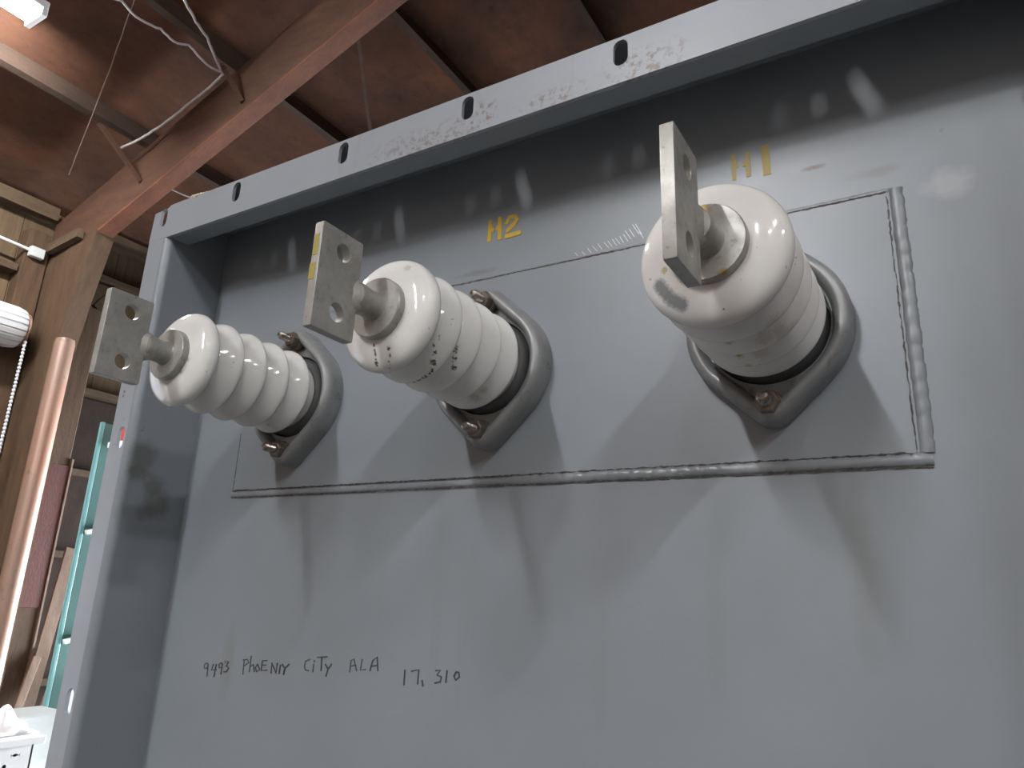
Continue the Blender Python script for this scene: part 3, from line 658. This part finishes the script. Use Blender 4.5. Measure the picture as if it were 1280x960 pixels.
make_bushing(-.0021, -.0016, .0058, .0067, P1, M['tin'], 'leftmost white porcelain bushing, its upright lug overlapping the left edge of the tank', False)
make_bushing(.5039, .0011, -.0072, .0095, P2, M['tin'], 'middle white porcelain bushing, streaked with brown drips, below the yellow H2', True)
make_bushing(1.0014, .0030, -.0054, -.0153, P3, M['tin_yellow'], 'rightmost white porcelain bushing with a grey chip, below the faded H1', False)

# ---------------------------------------------------------------- things at the lower left
rk = empty('storage_rack', (-3.0, 1.75, 0), 'teal metal storage rack upright with white rungs behind the left edge of the tank', 'rack')
obj('upright', box(bmesh.new(), (-3.03, 1.447, 0), (-3.01, 1.465, 2.26), .003), M['teal'], rk)
obj('upright_web', box(bmesh.new(), (-3.018, 1.466, 0), (-3.010, 1.51, 2.255)), M['dark_teal'], rk)
for x_, y_ in ((-3.03, 2.10), (-2.55, 1.447), (-2.55, 2.10)): obj('upright', box(bmesh.new(), (x_, y_, 0), (x_+.02, y_+.03, 2.26), .003), M['teal'], rk)
for z in (1.235, 1.735): obj('rung', bar(bmesh.new(), (-3.0, 1.468, z-.02), (-3.0, 2.10, z+.13), .022, .022, (0, 0, 1), .003), M['white_metal'], rk)
for z in (.77, 2.13): obj('shelf', box(bmesh.new(), (-2.985, 1.48, z), (-2.552, 2.095, z+.03), .004), M['white_metal'], rk)
single('red_canister', lathe(bmesh.new(), smooth_prof([(.01, 2.161), (.045, 2.161), (.05, 2.17), (.05, 2.27), (.04, 2.30), (.02, 2.31), (.02, 2.34), (.005, 2.34)], 1), 24, 'z', True, (-2.9, 1.54, .001)), M['red'], 'small red canister on the rack, seen through the upper slot of the left flange', 'canister', None, 40)
single('white_carton', box(bmesh.new(), (-2.95, 1.49, .802), (-2.65, 1.80, 1.06), .006), M['white_plastic'], 'white carton on the rack, seen through the lower slot of the left flange', 'carton')
pl = [((-4.42, 2.06, .02), (-4.80, 2.40, 1.70), .085, .022, 'plank', 'tall grey-brown plank leaning on the wall, topmost of the leaning planks'),
      ((-4.40, 2.20, .02), (-4.82, 2.52, 1.55), .075, .022, 'plank_red', 'reddish plank leaning just right of the tall grey-brown plank'),
      ((-4.28, 2.30, .02), (-4.78, 2.62, 1.50), .10, .02, 'plank_red', 'broad reddish plank leaning closest to the teal upright'),
      ((-4.32, 1.88, .02), (-4.58, 2.20, 1.0), .05, .02, 'plank', 'short thin plank leaning lowest at the left, beside the tall grey-brown plank'),
      ((-4.24, 1.98, .02), (-4.50, 2.30, .95), .03, .02, 'plank', 'thin pale lath leaning in front of the planks by the wall')]
for p, q, w_, h_, m_, lab in pl: single('plank', bar(bmesh.new(), p, q, w_, h_, (1, 0, .3), .003), M[m_], lab, 'plank', 'planks leaning on the left wall')
# work table, white bin, rag and white moulding
wt_ = empty('work_table', (-2.5, 1.0, 0), 'grey work table carrying the white bin at the lower left', 'table')
obj('table_top', box(bmesh.new(), (-3.1, .2, .56), (-2.1, 1.42, .60), .005), M['grey_plastic'], wt_)
for x in (-3.05, -2.15):
    for y in (.25, 1.37): obj('leg', box(bmesh.new(), (x-.025, y-.025, 0), (x+.025, y+.025, .56)), M['cast'], wt_)
bn = empty('slotted_bin', (-2.5, .75, .6), 'bright white plastic bin with small slots at the lower left corner', 'bin')
b = bmesh.new()
def panel(to3d, outline, holes): holed(b, outline, holes, to3d, .006)
x0, x1, y0, y1, za, zb_ = -2.85, -2.30, .45, 1.045, .602, .93
panel(lambda u, v, h: (x1-.006+h, u, v), [(y0, za), (y1, za), (y1, zb_), (y0, zb_)], [slot(y, z, .014, .05) for y in (.60, .72, .84, .96) for z in (.72, .85)] + [slot(y, .90, .03, .010) for y in (.9, .99)])
box(b, (x0, y0, za), (x0+.006, y1, zb_)); box(b, (x0, y0, za), (x1, y0+.006, zb_)); box(b, (x0, y1-.006, za), (x1, y1, zb_)); box(b, (x0, y0, za), (x1, y1, za+.006))
obj('bin_body', b, M['white_plastic'], bn)
b = bmesh.new(); box(b, (x0-.02, y0-.02, .93), (x1+.02, y1+.03, .955), .004); obj('bin_lid', b, M['white_plastic'], bn)
b = bmesh.new(); bmesh.ops.create_grid(b, x_segments=26, y_segments=26, size=.12)
for v in b.verts:
    r = math.hypot(v.co.x, v.co.y); v.co.z = max(0, .055-.42*r+.018*math.sin(31*v.co.x+2)+.018*math.sin(27*v.co.y)+.012*math.sin(50*(v.co.x+v.co.y)))+.004; v.co.y *= .75
for v in b.verts: v.co += Vector((-2.46, .985, .957))
o = single('white_rag', b, M['cloth'], 'crumpled white rag lying on top of the white bin', 'rag', None, 40)
o.modifiers.new('t', 'SOLIDIFY').thickness = .003
single('white_box', box(bmesh.new(), (-2.95, 1.18, .602), (-2.72, 1.40, .955), .008), M['grey_plastic'], 'small grey-white box on the table behind the bin, below the teal upright', 'box')
